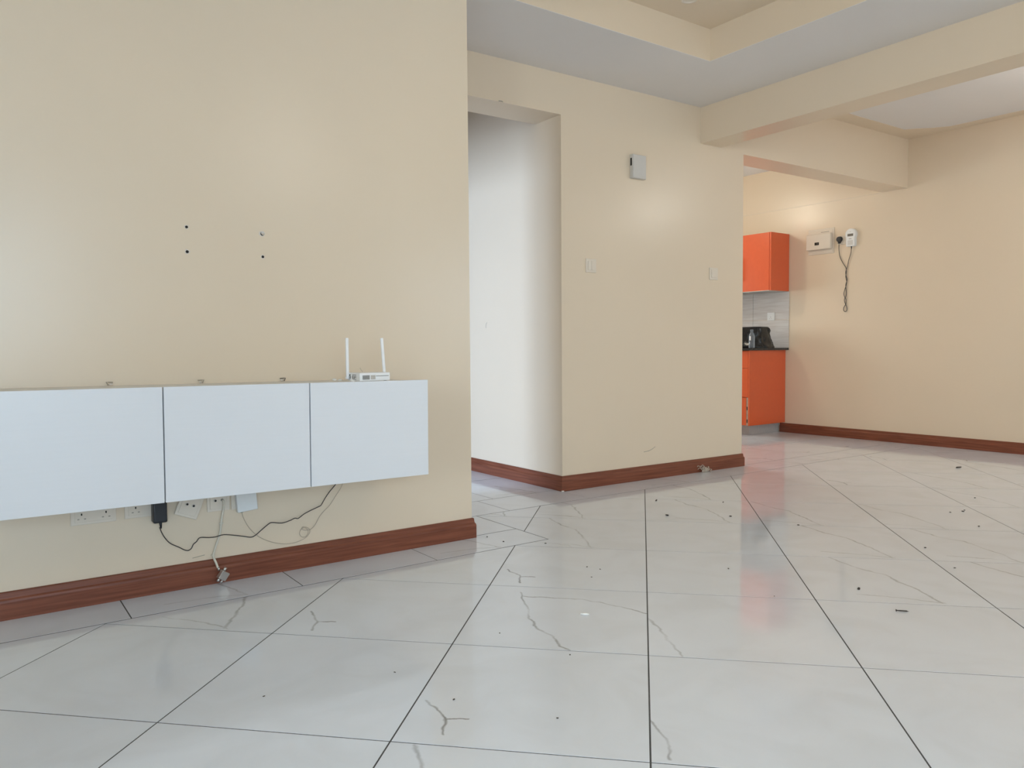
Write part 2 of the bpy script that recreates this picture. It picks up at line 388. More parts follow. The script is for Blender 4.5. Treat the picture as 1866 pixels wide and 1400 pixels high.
def window(n, w, h, loc, rotz, panes):
    t = bpy.data.objects.new('window_%d' % n, None); COL.objects.link(t); t.location = loc; t.rotation_euler[2] = rotz
    struct(t)
    bm = bmesh.new(); f = 0.05
    add_box(bm, -w / 2, w / 2, -.03, .03, 0, f); add_box(bm, -w / 2, w / 2, -.03, .03, h - f, h)
    for i in range(panes + 1):
        x = -w / 2 + (w - f) * i / panes
        add_box(bm, x, x + f, -.028, .028, f, h - f)
    link('window_frame', bm, 'alu', t)
    for i in range(panes):
        x = -w / 2 + (w - f) * i / panes
        box('pane', x + f, x + (w - f) / panes, -.003, .003, f, h - f, 'glass', t)
window(1, 2.9, 2.1, (-0.6, YR - 0.02 , 0.2), 0, 3)
window(2, 1.9, 1.7, (5.9, YR - 0.02, 0.5), 0, 2)
window(3, 2.0, 1.7, (XL - 0.02, -1.3, 0.5), math.pi / 2, 2)
window(5, 1.8, 1.2, (5.3, 7.54, 1.0), 0, 2)
window(4, 1.3, 1.9, (-1.12, 4.85, 0.35), math.pi / 2, 2)

# ------------------------------------------------------------------ beams and ceilings
struct(prism('trim_1', [(2.0, BY(2.0)), (3.1, BY(3.1)), (3.1, BY(3.1) + 0.262), (2.0, BY(2.0) + 0.262)], ZBM, H, 'cream'), 'cream lintel over the corridor opening')
beamE = struct(prism('trim_2', [(4.375, YR), (4.59, YR), (4.59, BY(4.59) - 0.0005), (4.375, BY(4.375) - 0.0005)], ZBM, H, 'cream'), 'cream ceiling beam between living and dining areas')
beamF = struct(prism('trim_3', [(XB1, BY(XB1)), (DX(3.74), BY(DX(3.74))), (DX(3.97), BY(DX(3.97)) + 0.24), (XB1, BY(XB1) + 0.24)], 2.365, H, 'cream'), 'cream beam above the kitchen entrance')
# lowered white border ceiling of the living room around a recessed cream tray
tray = [(-1.9, -2.1), (3.722, -2.1), (3.722, 3.15), (2.15, 3.15), (2.15, 2.49), (-1.9, 2.49)]
def ring_piece(bm, x0, x1, y0, y1): add_box(bm, x0, x1, y0, y1, ZL, ZL + 0.002)
bm = bmesh.new()
ring_piece(bm, 3.722, 4.375, YR, 3.85); ring_piece(bm, XL, 3.722, YR, -2.1); ring_piece(bm, XL, -1.9, -2.1, YA)
ring_piece(bm, -1.9, 2.15, 2.49, YA); ring_piece(bm, XA, 2.15, YA, 3.9); ring_piece(bm, 2.15, 3.722, 3.15, 3.86)
struct(link('ceiling', bm, 'ceil'), 'white lowered ceiling border around the recessed tray')
bm = bmesh.new()
for (a, b) in zip(tray, tray[1:] + tray[:1]):
    x0, x1 = sorted((a[0], b[0])); y0, y1 = sorted((a[1], b[1]))
    cx, cy = (a[0] + b[0]) / 2, (a[1] + b[1]) / 2
    d = Vector((b[1] - a[1], -(b[0] - a[0]))).normalized()   # outward for ccw polygon
    if x0 == x1: x0, x1 = sorted((x0, x0 + 0.02 * d.x))
    else: y0, y1 = sorted((y0, y0 + 0.02 * d.y))
    add_box(bm, x0, x1, y0, y1, ZL + 0.0021, ZT)
struct(link('trim_4', bm, 'cream'), 'cream upstand around the recessed ceiling tray')
struct(prism('ceiling_tray', tray, ZT, ZT + 0.02, 'cream'), 'cream recessed ceiling of the tray')
struct(prism('ceiling_dining', [(4.59, YR), (DX(YR), YR), (DX(3.74), BY(DX(3.74))), (4.59, BY(4.59))], ZD, ZD + 0.02, 'ceil'), 'white ceiling of the dining area')
# cream paint strip running round the edge of the dining ceiling
bm = bmesh.new(); strip = [(4.59, BY(4.59)), (4.59, BY(4.59) - 0.16), (6.60, BY(6.6) - 0.155), (6.80, 3.585), (6.86, 3.50), (6.95, 3.42), (7.03, 3.30), (7.04, 3.0), (7.05, 2.0), (7.06, YR), (DX(YR), YR), (DX(3.74), BY(DX(3.74)))]
add_prism(bm, strip, ZD - 0.003, ZD)
struct(link('trim_5', bm, 'cream'), 'cream painted strip along the edge of the dining ceiling')
struct(box('light_leak_blocker', XL - 0.2, 7.6, YR - 0.2, 9.4, H, H + 0.1, 'ceil'))  # unseen slab added above the ceilings to keep sky light from leaking in
struct(box('ceiling_kitchen', 3.3, DX(4.2), 3.99, 9.2, 2.795, 2.815, 'ceil'))
struct(box('ceiling_corridor', 2.0, 3.1, 4.06, 9.2, 2.80, 2.82, 'ceil'))
struct(box('ceiling_bedroom', -1.3, 1.85, YA + 0.2, 6.4, 2.80, 2.82, 'ceil'))

# ------------------------------------------------------------------ skirting boards (swept profile, mitred)
PROF = [(0, 0), (0.016, 0), (0.016, 0.060), (0.0145, 0.068), (0.010, 0.074), (0.009, 0.080), (0.0075, 0.093), (0.005, 0.096), (0, 0.096)]
def skirting(name, path, label):
    """path runs so that the room lies on its right-hand side"""
    bm = bmesh.new(); uvl = bm.loops.layers.uv.new('run')
    P = [Vector((x, y)) for x, y in path]; rings = []; run = [0.0]
    for a, b in zip(P, P[1:]): run.append(run[-1] + (b - a).length)
    for i, q in enumerate(P):
        n = []
        if i > 0: d = (P[i] - P[i - 1]).normalized(); n.append(Vector((d.y, -d.x)))
        if i < len(P) - 1: d = (P[i + 1] - P[i]).normalized(); n.append(Vector((d.y, -d.x)))
        m = n[0] if len(n) == 1 else (n[0] + n[1]) / (1 + n[0].dot(n[1]))
        rings.append([bm.verts.new((q.x + m.x * (t + 0.0004), q.y + m.y * (t + 0.0004), z + 0.0003)) for t, z in PROF])
    pl = [0.0]
    for a, b in zip(PROF, PROF[1:]): pl.append(pl[-1] + math.dist(a, b))
    for k, (A, B) in enumerate(zip(rings, rings[1:])):
        for j in range(len(PROF) - 1):
            f = bm.faces.new((A[j], B[j], B[j + 1], A[j + 1]))
            for lp, uv in zip(f.loops, ((run[k], pl[j]), (run[k + 1], pl[j]), (run[k + 1], pl[j + 1]), (run[k], pl[j + 1]))): lp[uvl].uv = uv
    bm.faces.new(rings[0]); bm.faces.new(rings[-1][::-1])
    bmesh.ops.recalc_face_normals(bm, faces=bm.faces[:])
    return struct(link(name, bm, 'wood'), label)
bb_left = skirting('baseboard_left', [(XL, YA), (XA, YA), (XA, YA + 0.2)], 'reddish brown wooden skirting under the floating cabinet')
bb_mid = skirting('baseboard_middle', [(3.1, 9.2), (3.1, BY(3.1)), (XB1, BY(XB1)), (XB1, BY(XB1) + 0.228)], 'reddish brown wooden skirting round the middle wall corner')
bb_right = skirting('baseboard_right', [(DX(5.046), 5.046), (DX(YR), YR)], 'reddish brown wooden skirting along the right wall')

# ------------------------------------------------------------------ floor: grout bed + single tiles
floor = struct(box('floor', XL, DX(YR), YR, 9.2, -0.05, -0.0007, 'grout'), 'white veined marble tile floor with grey joints')
S2 = math.sqrt(0.5); U0, V0 = 0.019771, 1.693842
def t2w(u, v): return (S2 * (u + v), S2 * (v - u))
GAP = 0.0022
def clip(poly, nx, ny, c):       # keep nx*x+ny*y <= c
    out = []
    for i in range(len(poly)):
        a = poly[i]; b = poly[(i + 1) % len(poly)]
        da = nx * a[0] + ny * a[1] - c; db = nx * b[0] + ny * b[1] - c
        if da <= 0: out.append(a)
        if (da < 0 < db) or (db < 0 < da):
            t = da / (da - db); out.append((a[0] + t * (b[0] - a[0]), a[1] + t * (b[1] - a[1])))
    return out
def area(p): return abs(sum(p[i][0] * p[(i + 1) % len(p)][1] - p[(i + 1) % len(p)][0] * p[i][1] for i in range(len(p)))) / 2
YLA, YLB, XJ = 2.89, 3.53, 2.262
GB = 0.0038        # wider joints round the border strips
mesh_cache = {}
def put_tile(poly, origin, ang, mat):
    """poly in world xy; origin/angle give the tile's own frame"""
    if len(poly) < 3 or area(poly) < 0.0004: return
    c, s = math.cos(-ang), math.sin(-ang)
    loc = [((x - origin[0]) * c - (y - origin[1]) * s, (x - origin[0]) * s + (y - origin[1]) * c) for x, y in poly]
    # drop duplicate points
    q = []
    for p in loc:
        if not q or math.dist(p, q[-1]) > 1e-4: q.append(p)
    if math.dist(q[0], q[-1]) < 1e-4: q.pop()
    if len(q) < 3: return
    key = (mat, tuple((round(x, 4), round(y, 4)) for x, y in q))
    me = mesh_cache.get(key)
    if me is None:
        bm = bmesh.new(); add_prism(bm, q, -0.008, 0.0)
        me = bpy.data.meshes.new('tile'); bm.to_mesh(me); bm.free(); me.materials.append(M[mat]); mesh_cache[key] = me
    o = bpy.data.objects.new('tile', me); COL.objects.link(o); o.parent = floor
    o.location = (origin[0], origin[1], 0); o.rotation_euler[2] = ang
PRINT = {(-1, 0): 'mA', (-2, 1): 'mA', (-2, -1): 'mA', (-1, 2): 'mA', (-1, 1): 'mB', (0, 1): 'mS', (0, 0): 'mT', (1, 2): 'mC', (1, 3): 'mC', (1, 4): 'mC',
         (-1, 3): 'mC', (0, 4): 'mC', (1, 1): 'mP', (1, 0): 'mP', (-2, 0): 'mP', (-3, 0): 'mP', (0, 2): 'mP', (0, 3): 'mP', (2, 1): 'mP', (2, 2): 'mC', (2, 3): 'mC', (2, 4): 'mC'}
rt = random.Random(3)
for i in range(-12, 12):
    for j in range(-9, 14):
        u0, v0 = U0 + i * TILE, V0 + j * TILE
        g = GAP
        sq = [t2w(u0 + g, v0 + g), t2w(u0 + TILE - g, v0 + g), t2w(u0 + TILE - g, v0 + TILE - g), t2w(u0 + g, v0 + TILE - g)]
        mat = PRINT.get((i, j)) or rt.choice(['mC', 'mC', 'mP', 'mA', 'mP'])
        base = clip(clip(clip(sq, -1, 0, -XL), 1, 0.022, 7.12 + 0.022 * 5.0), 0, -1, -YR)
        # L-shaped field: left of XJ it stops at YLA, right of XJ at YLB
        if base:
            lo = clip(base, 0, 1, YLB - GB)
            left = clip(lo, 1, 0, XJ + GB); right = clip(lo, -1, 0, -(XJ + GB))
            left = clip(left, 0, 1, YLA - GB) if len(left) > 2 else []
            org = t2w(u0, v0)
            if len(left) > 2 and len(right) > 2 and max(y for x, y in lo) > YLA - GB:
                put_tile(left, org, -math.pi / 4, mat); put_tile(right, org, -math.pi / 4, mat)
            elif len(lo) > 2:
                use = lo if max(y for x, y in lo) <= YLA - GB else (left if len(left) > 2 else right)
                put_tile(use, org, -math.pi / 4, mat)
def rect_tile(x0, x1, y0, y1, mat):
    g = GAP
    if x1 - x0 < 0.01 or y1 - y0 < 0.01: return
    poly = clip([(x0 + g, y0 + GB), (x1 - g, y0 + GB), (x1 - g, y1 - GB), (x0 + g, y1 - GB)], 1, 0.022, 7.23)
    put_tile(poly, (x0, y0), 0.0, mat)
xs = [XL] + [0.441 - 0.605 * k for k in range(5, -1, -1)] + [1.048, 1.65, XJ]
for a, b in zip(xs, xs[1:]): rect_tile(max(a, XL), b, YLA, 3.155, rt.choice(['mP', 'mC']))
rect_tile(1.66, XJ, 3.155, YLB, 'mP')
xs = [1.89, 2.49, 3.085]
for a, b in zip(xs, xs[1:]): rect_tile(a, b, YLB, 3.87, 'mP')
xs = [3.085, 3.687, 4.289, 4.891, 5.493, 6.095, 6.697, 7.3]
for a, b in zip(xs, xs[1:]): rect_tile(a, b, YLB, 3.79, rt.choice(['mP', 'mC']))
for r in range(9):
    y0 = 3.87 + 0.602 * r
    for a, b in ((2.0, 2.604), (2.604, 3.1)): rect_tile(a, b, y0, min(y0 + 0.602, 9.19), rt.choice(['mP', 'mC']))
    y0 = 3.79 + 0.602 * r
    if y0 < 7.0:
        xk = [4.891 - 0.3, 5.192, 5.794, 6.396, 7.0, 7.3]
        for a, b in zip(xk, xk[1:]): rect_tile(a, b, y0, y0 + 0.602, rt.choice(['mP', 'mC', 'mA']))
        if y0 > 4.0:
            for a, b in ((3.3, 3.988), (3.988, 4.591)): rect_tile(a, b, y0, y0 + 0.602, 'mP')

for r in range(4):
    for c in range(5):
        rect_tile(max(-1.1, -1.16 + 0.602 * c), -1.16 + 0.602 * (c + 1), 3.36 + 0.602 * r, 3.36 + 0.602 * (r + 1), 'mP')

# ------------------------------------------------------------------ marks on the walls (children of the walls)
def hole(x, z, r, seed):
    bm = bmesh.new()
    add_cyl(bm, (x, YA - 0.0004, z), (x, YA + 0.004, z), r, n=12)
    link('drill_hole', bm, 'dark', wl)
    bm = bmesh.new(); rr = random.Random(seed)
    n = 14; inner = []; outer = []
    for k in range(n):
        t = 2 * math.pi * k / n; ro = r * rr.uniform(1.25, 1.9)
        inner.append(bm.verts.new((x + r * math.cos(t), YA - 0.0009, z + r * math.sin(t)))); outer.append(bm.verts.new((x + ro * math.cos(t), YA - 0.0001, z + ro * math.sin(t))))
    for k in range(n): bm.faces.new((inner[k], inner[(k + 1) % n], outer[(k + 1) % n], outer[k]))
    link('chipped_rim', bm, 'plaster', wl)
hole(0.711, 1.392, 0.0055, 1); hole(0.711, 1.298, 0.006, 2); hole(1.000, 1.2965, 0.0055, 3)
hole(1.000, 1.389, 0.008, 4)
wp = thing('wall_plug', 'crumpled grey plug sticking out of the upper right drill hole', 'wall plug', (1.0, YA, 1.389))
bm = bmesh.new(); add_cyl(bm, (0.001, 0.0, 0.001), (-0.001, -0.008, 0.002), 0.005, 0.0062, n=8); link('sleeve', bm, 'greybox', wp)
bm = bmesh.new(); lump(bm, (0, -0.009, -0.003), 0.005, 5, 0.5, 1); link('crumb', bm, 'plaster', wp)

def scratch(pts, wall, r=0.0012): tube('scratch', pts, r, 'scratch', wall, n=5, k=6)
scratch([(3.815, BY(3.815) - .0004, .193), (3.86, BY(3.86) - .0004, .197), (3.895, BY(3.9) - .0004, .207), (3.925, BY(3.925) - .0004, .222)], wm, .002)
scratch([(3.0998, 4.665, 1.105), (3.0998, 4.678, 1.09), (3.0998, 4.68, 1.065)], wc, .0016)
scratch([(.70, YA - .0004, .112), (.72, YA - .0004, .114), (.745, YA - .0004, .117)], wl, .0012)
scratch([(2.634, BY(2.634) - .0004, ZBM + .003), (2.65, BY(2.65) - .0004, ZBM + .005), (2.664, BY(2.664) - .0004, ZBM + .003)], wm, .003)
# faint horizontal paint joint on the right wall
tube('paint_joint', [(DX(3.99) - .0003, 3.99, 2.362), (DX(4.6) - .0003, 4.6, 2.362), (DX(5.6) - .0003, 5.6, 2.362)], 0.0016, 'plate', wr, n=5, k=2)

# ------------------------------------------------------------------ floating cabinet on the left wall
TILT = 0.006
cab = thing('wall_cabinet', 'long white floating cabinet with three flat doors on the cream wall', 'cabinet', (0.03, YA - 0.001, 0.4175))
cab.rotation_euler[1] = TILT
box('carcass', 0.0, 1.497, -0.378, 0.0, 0.002, 0.378, 'carcass', cab, 0.001)
for a, b in ((0.0, 0.4985), (0.5025, 1.0005), (1.0045, 1.498)):
    box('door', a, b, -0.399, -0.3795, 0.0, 0.386, 'white', cab, 0.0012)
def top(x): return 0.4175 + 0.378 - TILT * (x - 0.03)

# plaster bits left by bent brackets along the back edge of the cabinet
for k, (x, lab) in enumerate(((0.428, 'bent wire clip at the back of the cabinet, leftmost of three'), (0.747, 'bent wire clip at the back of the cabinet, middle of three'), (1.068, 'bent dark wire clip at the back of the cabinet, nearest the router'))):
    t = thing('wire_clip', lab, 'clip', (x, YA - 0.012, top(x) + 0.001), 0, 'wire clips behind the cabinet')
    s = -1 if k == 0 else 1
    tube('bent_wire', [(-0.012 * s, 0.004, 0.012), (0.002 * s, -0.002, 0.013), (0.010 * s, 0, 0.014), (0.004 * s, -0.004, 0.002)], 0.0018, 'cable' if k == 2 else 'scratch', t, n=6, k=0)
    bm = bmesh.new(); lump(bm, (-0.004 * s, 0, 0.005), 0.006, 20 + k, 0.4, 1, (1.3, 1, .8)); link('plaster_lump', bm, 'plaster', t)
for k, (x, y, r, lab) in enumerate(((1.262, 3.06, .0085, 'larger white plaster crumb on the cabinet left of the router'), (1.288, 3.06, .0068, 'small white plaster crumb between its neighbour and the router antenna'), (1.282, 2.90, .0075, 'white plaster crumb against the left side of the router'))):
    bm = bmesh.new(); lump(bm, (0, 0, r * .45), r, 40 + k, 0.35, 1, (1.4, 1, .7))
    if k == 2: x, y = 1.262, 2.875
    tag(link('plaster_crumb', bm, 'white_crumb', loc=(x, y, top(x) + 0.001)), lab, 'crumb', 'plaster crumbs on the cabinet')

# router
ro = thing('wifi_router', 'small white router with two upright antennas on the cabinet', 'router', (1.281, 2.845, top(1.34) + 0.0045), math.radians(4))
box('body', 0, 0.138, 0, 0.105, 0.0, 0.033, 'router', ro, 0.003)
for k in range(4):
    box('vent_slot', 0.012, 0.044, -0.0006, 0.001, 0.0068 + 0.0042 * k, 0.0100 + 0.0042 * k, 'screen', ro)
for k in range(4):
    box('vent_slot', 0.049, 0.070, -0.0006, 0.001, 0.0070 + 0.0042 * k, 0.0098 + 0.0042 * k, 'scratch', ro)
box('vent_slot', 0.072, 0.131, -0.0006, 0.001, 0.0185, 0.0205, 'screen', ro)
# printed symbols on the left side
for (y0, y1, z0, z1) in ((0.078, 0.088, .020, .026), (0.076, 0.084, .013, .018), (0.078, 0.086, .008, .011), (0.030, 0.062, .023, .0255), (0.056, 0.062, .010, .021), (0.044, 0.050, .010, .020), (0.032, 0.038, .013, .020), (0.030, 0.062, .007, .009)):
    box('printed_symbol', -0.0006, 0.001, y0, y1, z0, z1, 'screen', ro)
for (x, y, lean, z0) in ((-0.0085, 0.088, 0.0, 0.006), (0.1465, 0.060, -0.075, 0.022)):
    bm = bmesh.new()
    mt = Matrix.Translation((x, y, z0)) @ Matrix.Rotation(lean, 4, 'Y')
    add_box(bm, -.0058, .0058, -.0042, .0042, 0.012, 0.168 if lean == 0 else 0.152, 0.002, 2, mt)
    ao = link('antenna', bm, 'router', ro)
    bm = bmesh.new(); add_cyl(bm, (x - .0075, y, z0 + .006), (x + .0075, y, z0 + .006), .0058, n=14); add_box(bm, -.0045, .0045, -.0038, .0038, 0.004, 0.014, 0.001, 1, mt)
    link('hinge', bm, 'router', ao)
tube('stub_wire', [(0.062, 0.09, 0.034), (0.058, 0.095, 0.042), (0.055, 0.10, 0.049), (0.060, 0.104, 0.050)], 0.0009, 'fibre', ro, n=5)
for fx in (0.015, 0.123):
    for fy in (0.015, 0.09): cyl('rubber_foot', (fx, fy, -0.0035), (fx, fy, 0.0005), 0.006, 'black', ro, n=10)

# ------------------------------------------------------------------ sockets under the cabinet
def uk_socket(name, label, cx, cz, w, outlets, loc, rotz=0.0, mat='plate', hh=0.086, group=None):
    t = thing(name, label, 'socket', loc, rotz, group)
    bm = bmesh.new(); add_box(bm, -w / 2, w / 2, -0.0065, -0.0005, -hh / 2, hh / 2, 0.0022, 2)
    pl = link('plate', bm, mat, t)
    box('inner_panel', -w / 2 + .013, w / 2 - .013, -0.0085, -0.0064, -hh / 2 + .010, hh / 2 - .010, mat, t, 0.0008, 1)
    for ox in outlets:
        box('earth_slot', ox - .0022, ox + .0022, -0.0091, -0.0083, -0.0085, -0.0010, 'dark', t)
        for s in (-1, 1): box('pin_slot', ox + s * .0105 - .0032, ox + s * .0105 + .0032, -0.0091, -0.0083, -0.0235, -0.0195, 'scratch', t)
        box('rocker_switch', ox - .005, ox + .005, -0.0115, -0.0084, 0.012, 0.030, mat, t, 0.001, 1)
    return t
uk_socket('double_socket', 'white double wall socket with both outlets free, farthest left under the cabinet', 0, 0, 0.147, (-0.0385, 0.040), (0.3645, YA, 0.3385))
uk_socket('double_socket', 'white double wall socket with the black adapter plugged in', 0, 0, 0.147, (-0.0360, 0.040), (0.539, YA, 0.3405))
# black adapter with its lead
ad = thing('power_adapter', 'black plug-in power adapter with thin black lead under the cabinet', 'adapter', (0.579, YA - 0.0095, 0.276))
box('body', -0.0245, 0.0245, -0.046, -0.0005, 0.0, 0.080, 'black', ad, 0.006, 3)
bm = bmesh.new(); add_cyl(bm, (0.004, -0.02, 0.002), (0.006, -0.016, -0.026), 0.0062, 0.0028, n=12); link('strain_relief', bm, 'black', ad)
def A_(pts, y): return [(x - 0.579, y - (YA - 0.0095), z - 0.276) for x, z in pts]
lead = [(0.583, 0.252), (0.590, 0.230), (0.604, 0.203), (0.621, 0.183), (0.648, 0.166), (0.668, 0.152), (0.682, 0.147), (0.694, 0.153), (0.702, 0.168), (0.714, 0.177), (0.727, 0.1905), (0.760, 0.186), (0.785, 0.185), (0.817, 0.189), (0.86, 0.180), (0.90, 0.169), (0.924, 0.163), (0.942, 0.169), (0.967, 0.187), (0.994, 0.206), (1.010, 0.211), (1.050, 0.203), (1.085, 0.209), (1.106, 0.216), (1.120, 0.213), (1.145, 0.228), (1.175, 0.240), (1.212, 0.252), (1.222, 0.258), (1.240, 0.285), (1.262, 0.312), (1.30, 0.352), (1.33, 0.40)]
tube('lead', A_(lead, YA - 0.0115), 0.0019, 'cable', ad, n=7, k=4)

def tv_plate(t, holes):
    box('plate', -.043, .043, -.0065, -.0005, -.043, .043, 'plate', t, .002, 2)
    box('inner_panel', -.0325, .0325, -.009, -.0064, -.033, .033, 'plate', t, .0008, 1)
    for x, z in holes:
        bm = bmesh.new(); add_cyl(bm, (x, -.0088, z), (x, -.013, z), .0062, .0056, n=14); j = link('jack', bm, 'steel', t)
        cyl('jack_hole', (x, -.0128, z), (x, -.0134, z), .0042, 'dark', j, n=12)
tv1 = thing('aerial_outlet', 'loose tilted aerial outlet plate hanging off the wall under the cabinet', 'outlet', (0.690, YA - 0.012, 0.3195))
tv1.rotation_euler[1] = math.radians(22)
tv_plate(tv1, [(-.012, .006), (.013, .006)])
box('back_box', -.030, .030, 0.0, 0.0115, -.030, .030, 'greybox', tv1)
tv2 = thing('aerial_outlet', 'level aerial outlet plate with a cream coaxial cable plugged in', 'outlet', (0.801, YA, 0.328))
tv_plate(tv2, [(-.0125, .000), (.0135, .000)])
bp = tag(box('blank_plate', -.036, .036, -.0065, -.0005, -.043, .043, 'plate', None, .002, 2, loc=(0.886, YA, 0.326)), 'plain white blank plate half hidden behind the fibre box', 'plate')
fb = thing('fibre_box', 'small pale grey fibre terminal box fixed under the cabinet', 'terminal box', (0.905, YA - 0.007, 0.315))
fb.rotation_euler[1] = math.radians(-5)
box('case', -.040, .040, -.026, -.0005, -.040, .055, 'plastic', fb, .004, 3)
box('cable_gland', -.027, -.017, -.016, -.008, -.0425, -.039, 'dark', fb)
# coaxial cable
cx = thing('coaxial_cable', 'cream coaxial cable running down the wall to the floor', 'cable', (0.815, YA, 0.0))
def R_(pts): return [(x - 0.815, y - YA, z) for x, y, z in pts]
tube('sheath', R_([(0.8145, YA - .016, .328), (0.8165, YA - .022, .322), (0.819, YA - .014, .305), (0.815, YA - .006, .27), (0.809, YA - .005, .231), (0.804, YA - .005, .195), (0.793, YA - .005, .163), (0.780, YA - .005, .125), (0.776, YA - .007, .112), (0.778, YA - .0135, .098), (0.783, YA - .0195, .083), (0.787, YA - .0225, .068), (0.789, YA - .0225, .064)]), .0046, 'coax', cx, n=9, k=5)
for x, z in ((0.8095, .2345), (0.776, .1125)): box('clip', x - .815 - .0075, x - .815 + .0075, -.0095, -.0012, z - .0025, z + .0025, 'coax', cx, .001, 1)
bm = bmesh.new(); add_cyl(bm, (0.789 - .815, -.0228, .066), (0.793 - .815, -.0250, .052), .0045, .0052, n=12); link('crimp_collar', bm, 'steel', cx)
sp = thing('signal_splitter', 'small silver metal splitter at the end of the coaxial cable by the skirting', 'splitter', (0.802, YA - .040, .0295))
sp.scale = (1.3, 1.3, 1.3); sp.location.z = .036; sp.location.y = YA - .044
mt = Matrix.Rotation(math.radians(35), 4, 'Y') @ Matrix.Rotation(math.radians(18), 4, 'Z')
box('housing', -.014, .014, -.007, .007, -.013, .013, 'steel', sp, .0015, 2, mtx=mt)
bm = bmesh.new(); add_cyl(bm, mt @ Vector((-.007, 0, .0125)), mt @ Vector((-.007, 0, .024)), .0045, n=12); link('inlet', bm, 'steel', sp)
for x in (-.006, .007):
    bm = bmesh.new(); add_cyl(bm, mt @ Vector((x, 0, -.0125)), mt @ Vector((x, 0, -.0225)), .0042, n=12); link('outlet_port', bm, 'steel', sp)
# thin fibre with a small coil
fpts = [(0.891, .272), (0.897, .245), (0.914, .208), (0.942, .172), (0.975, .146), (1.02, .124), (1.07, .111), (1.115, .112), (1.152, .124), (1.171, .143), (1.170, .160), (1.152, .170), (1.134, .163), (1.127, .146), (1.136, .131), (1.153, .130), (1.164, .146), (1.158, .163), (1.142, .173)]
loop2 = [(1.142, .173), (1.137, .165), (1.150, .157), (1.176, .159), (1.196, .176), (1.213, .205), (1.235, .228), (1.262, .251), (1.290, .288), (1.315, .322), (1.33, .36), (1.34, .41)]
fc = tube('fibre_cable', [(x, YA - .004 - .001 * (i > 12), z) for i, (x, z) in enumerate(fpts)] + [(x, YA - .0065, z) for x, z in loop2[1:]], .0011, 'fibre', None, n=6, k=5)
tag(fc, 'hair-thin tan fibre cable with a small coil on the wall', 'cable')

# ------------------------------------------------------------------ middle wall fittings
def onB(x, z): return (x, BY(x), z)
ab = thing('junction_box', 'pale grey rectangular box high on the middle wall', 'box', onB(3.741, 2.130), ROTB)
box('case', -.058, .064, -.030, -.0006, -.079, .079, 'greybox', ab, .003, 2)
box('lid', -.056, .062, -.034, -.0302, -.077, .077, 'greybox', ab, .002, 1)
box('cable_entry', -.0590, -.0570, -.022, -.008, .004, .054, 'dark', ab)
def switch(label, x, z, gangs):
    t = thing('light_switch', label, 'switch', onB(x, z), ROTB, 'light switches')
    box('plate', -.043, .043, -.0075, -.0006, -.044, .044, 'plate', t, .002, 2)
    w = .058 / gangs
    for g in range(gangs):
        a = -.029 + g * w
        box('rocker', a + .001, a + w - .001, -.0125, -.0076, -.029, .029, 'plate', t, .0014, 2)
switch('cream double-rocker light switch below the grey box, near the corridor corner', 3.339, 1.450, 2)
switch('cream single-rocker light switch near the kitchen end of the middle wall', 4.513, 1.453, 1)

# ------------------------------------------------------------------ right wall fittings
def onD(y, z): return (DX(y), y, z)
cu = thing('fuse_box', 'cream flush fuse box with a raised cover on the right wall', 'fuse box', onD(4.589, 1.972), ROTD)
box('frame', -.142, .142, -.008, -.0006, -.128, .128, 'plate', cu, .003, 2)
box('frame_panel', -.128, .128, -.012, -.008, -.114, .114, 'plate', cu, .002, 1)
box('cover', -.140, .128, -.052, -.0122, -.083, .075, 'plate', cu, .008, 3)
box('breaker_window', -.044, .004, -.0528, -.0515, -.038, -.010, 'dark', cu)
box('breaker_toggle', -.019, -.008, -.0555, -.0526, -.030, -.018, 'screen', cu, .001, 1)
box('cable_slot', .000, .090, -.0126, -.0118, .0905, .094, 'screen', cu)
ps = uk_socket('wall_socket', 'cream wall socket behind the round black plug', 0, 0, 0.086, (), onD(4.368, 1.962), ROTD)
mtr = thing('prepaid_meter', 'white keypad meter with a twisted black cord on the right wall', 'meter', onD(4.262, 1.972), ROTD)
bm = bmesh.new()
outl = []
for k in range(13):
    t = math.pi * k / 12; outl.append((0.054 * math.cos(t), 0.036 + 0.052 * math.sin(t)))
outl += [(-.052, 0.02), (-.046, -.002), (-.045, -.076), (-.039, -.083), (.039, -.083), (.045, -.076), (.046, -.002), (.052, .02)]
vf = [bm.verts.new((x, -.034, z)) for x, z in outl]; vb = [bm.verts.new((x * 1.03, -.0006, z * 1.02)) for x, z in outl]
bm.faces.new(vf); bm.faces.new(vb[::-1])
for k in range(len(outl)): bm.faces.new((vb[k], vb[(k + 1) % len(outl)], vf[(k + 1) % len(outl)], vf[k]))
bmesh.ops.recalc_face_normals(bm, faces=bm.faces[:])
bmesh.ops.bevel(bm, geom=[e for e in bm.edges if all(v in vf for v in e.verts)], offset=.004, segments=2, affect='EDGES')
link('case', bm, 'plastic', mtr)
box('display', -.029, .029, -.0348, -.0335, .014, .038, 'screen', mtr)
box('badge', -.015, .012, -.0345, -.0335, -.014, -.008, 'scratch', mtr)
for r in range(4):
    for c in range(4): box('key', -.027 + .0135 * c, -.0155 + .0135 * c, -.0352, -.0335, -.036 - .0115 * r, -.027 - .0115 * r, 'greybox', mtr, .0006, 1)
box('lamp', -.004, .002, -.0346, -.0335, .054, .060, 'scratch', mtr)
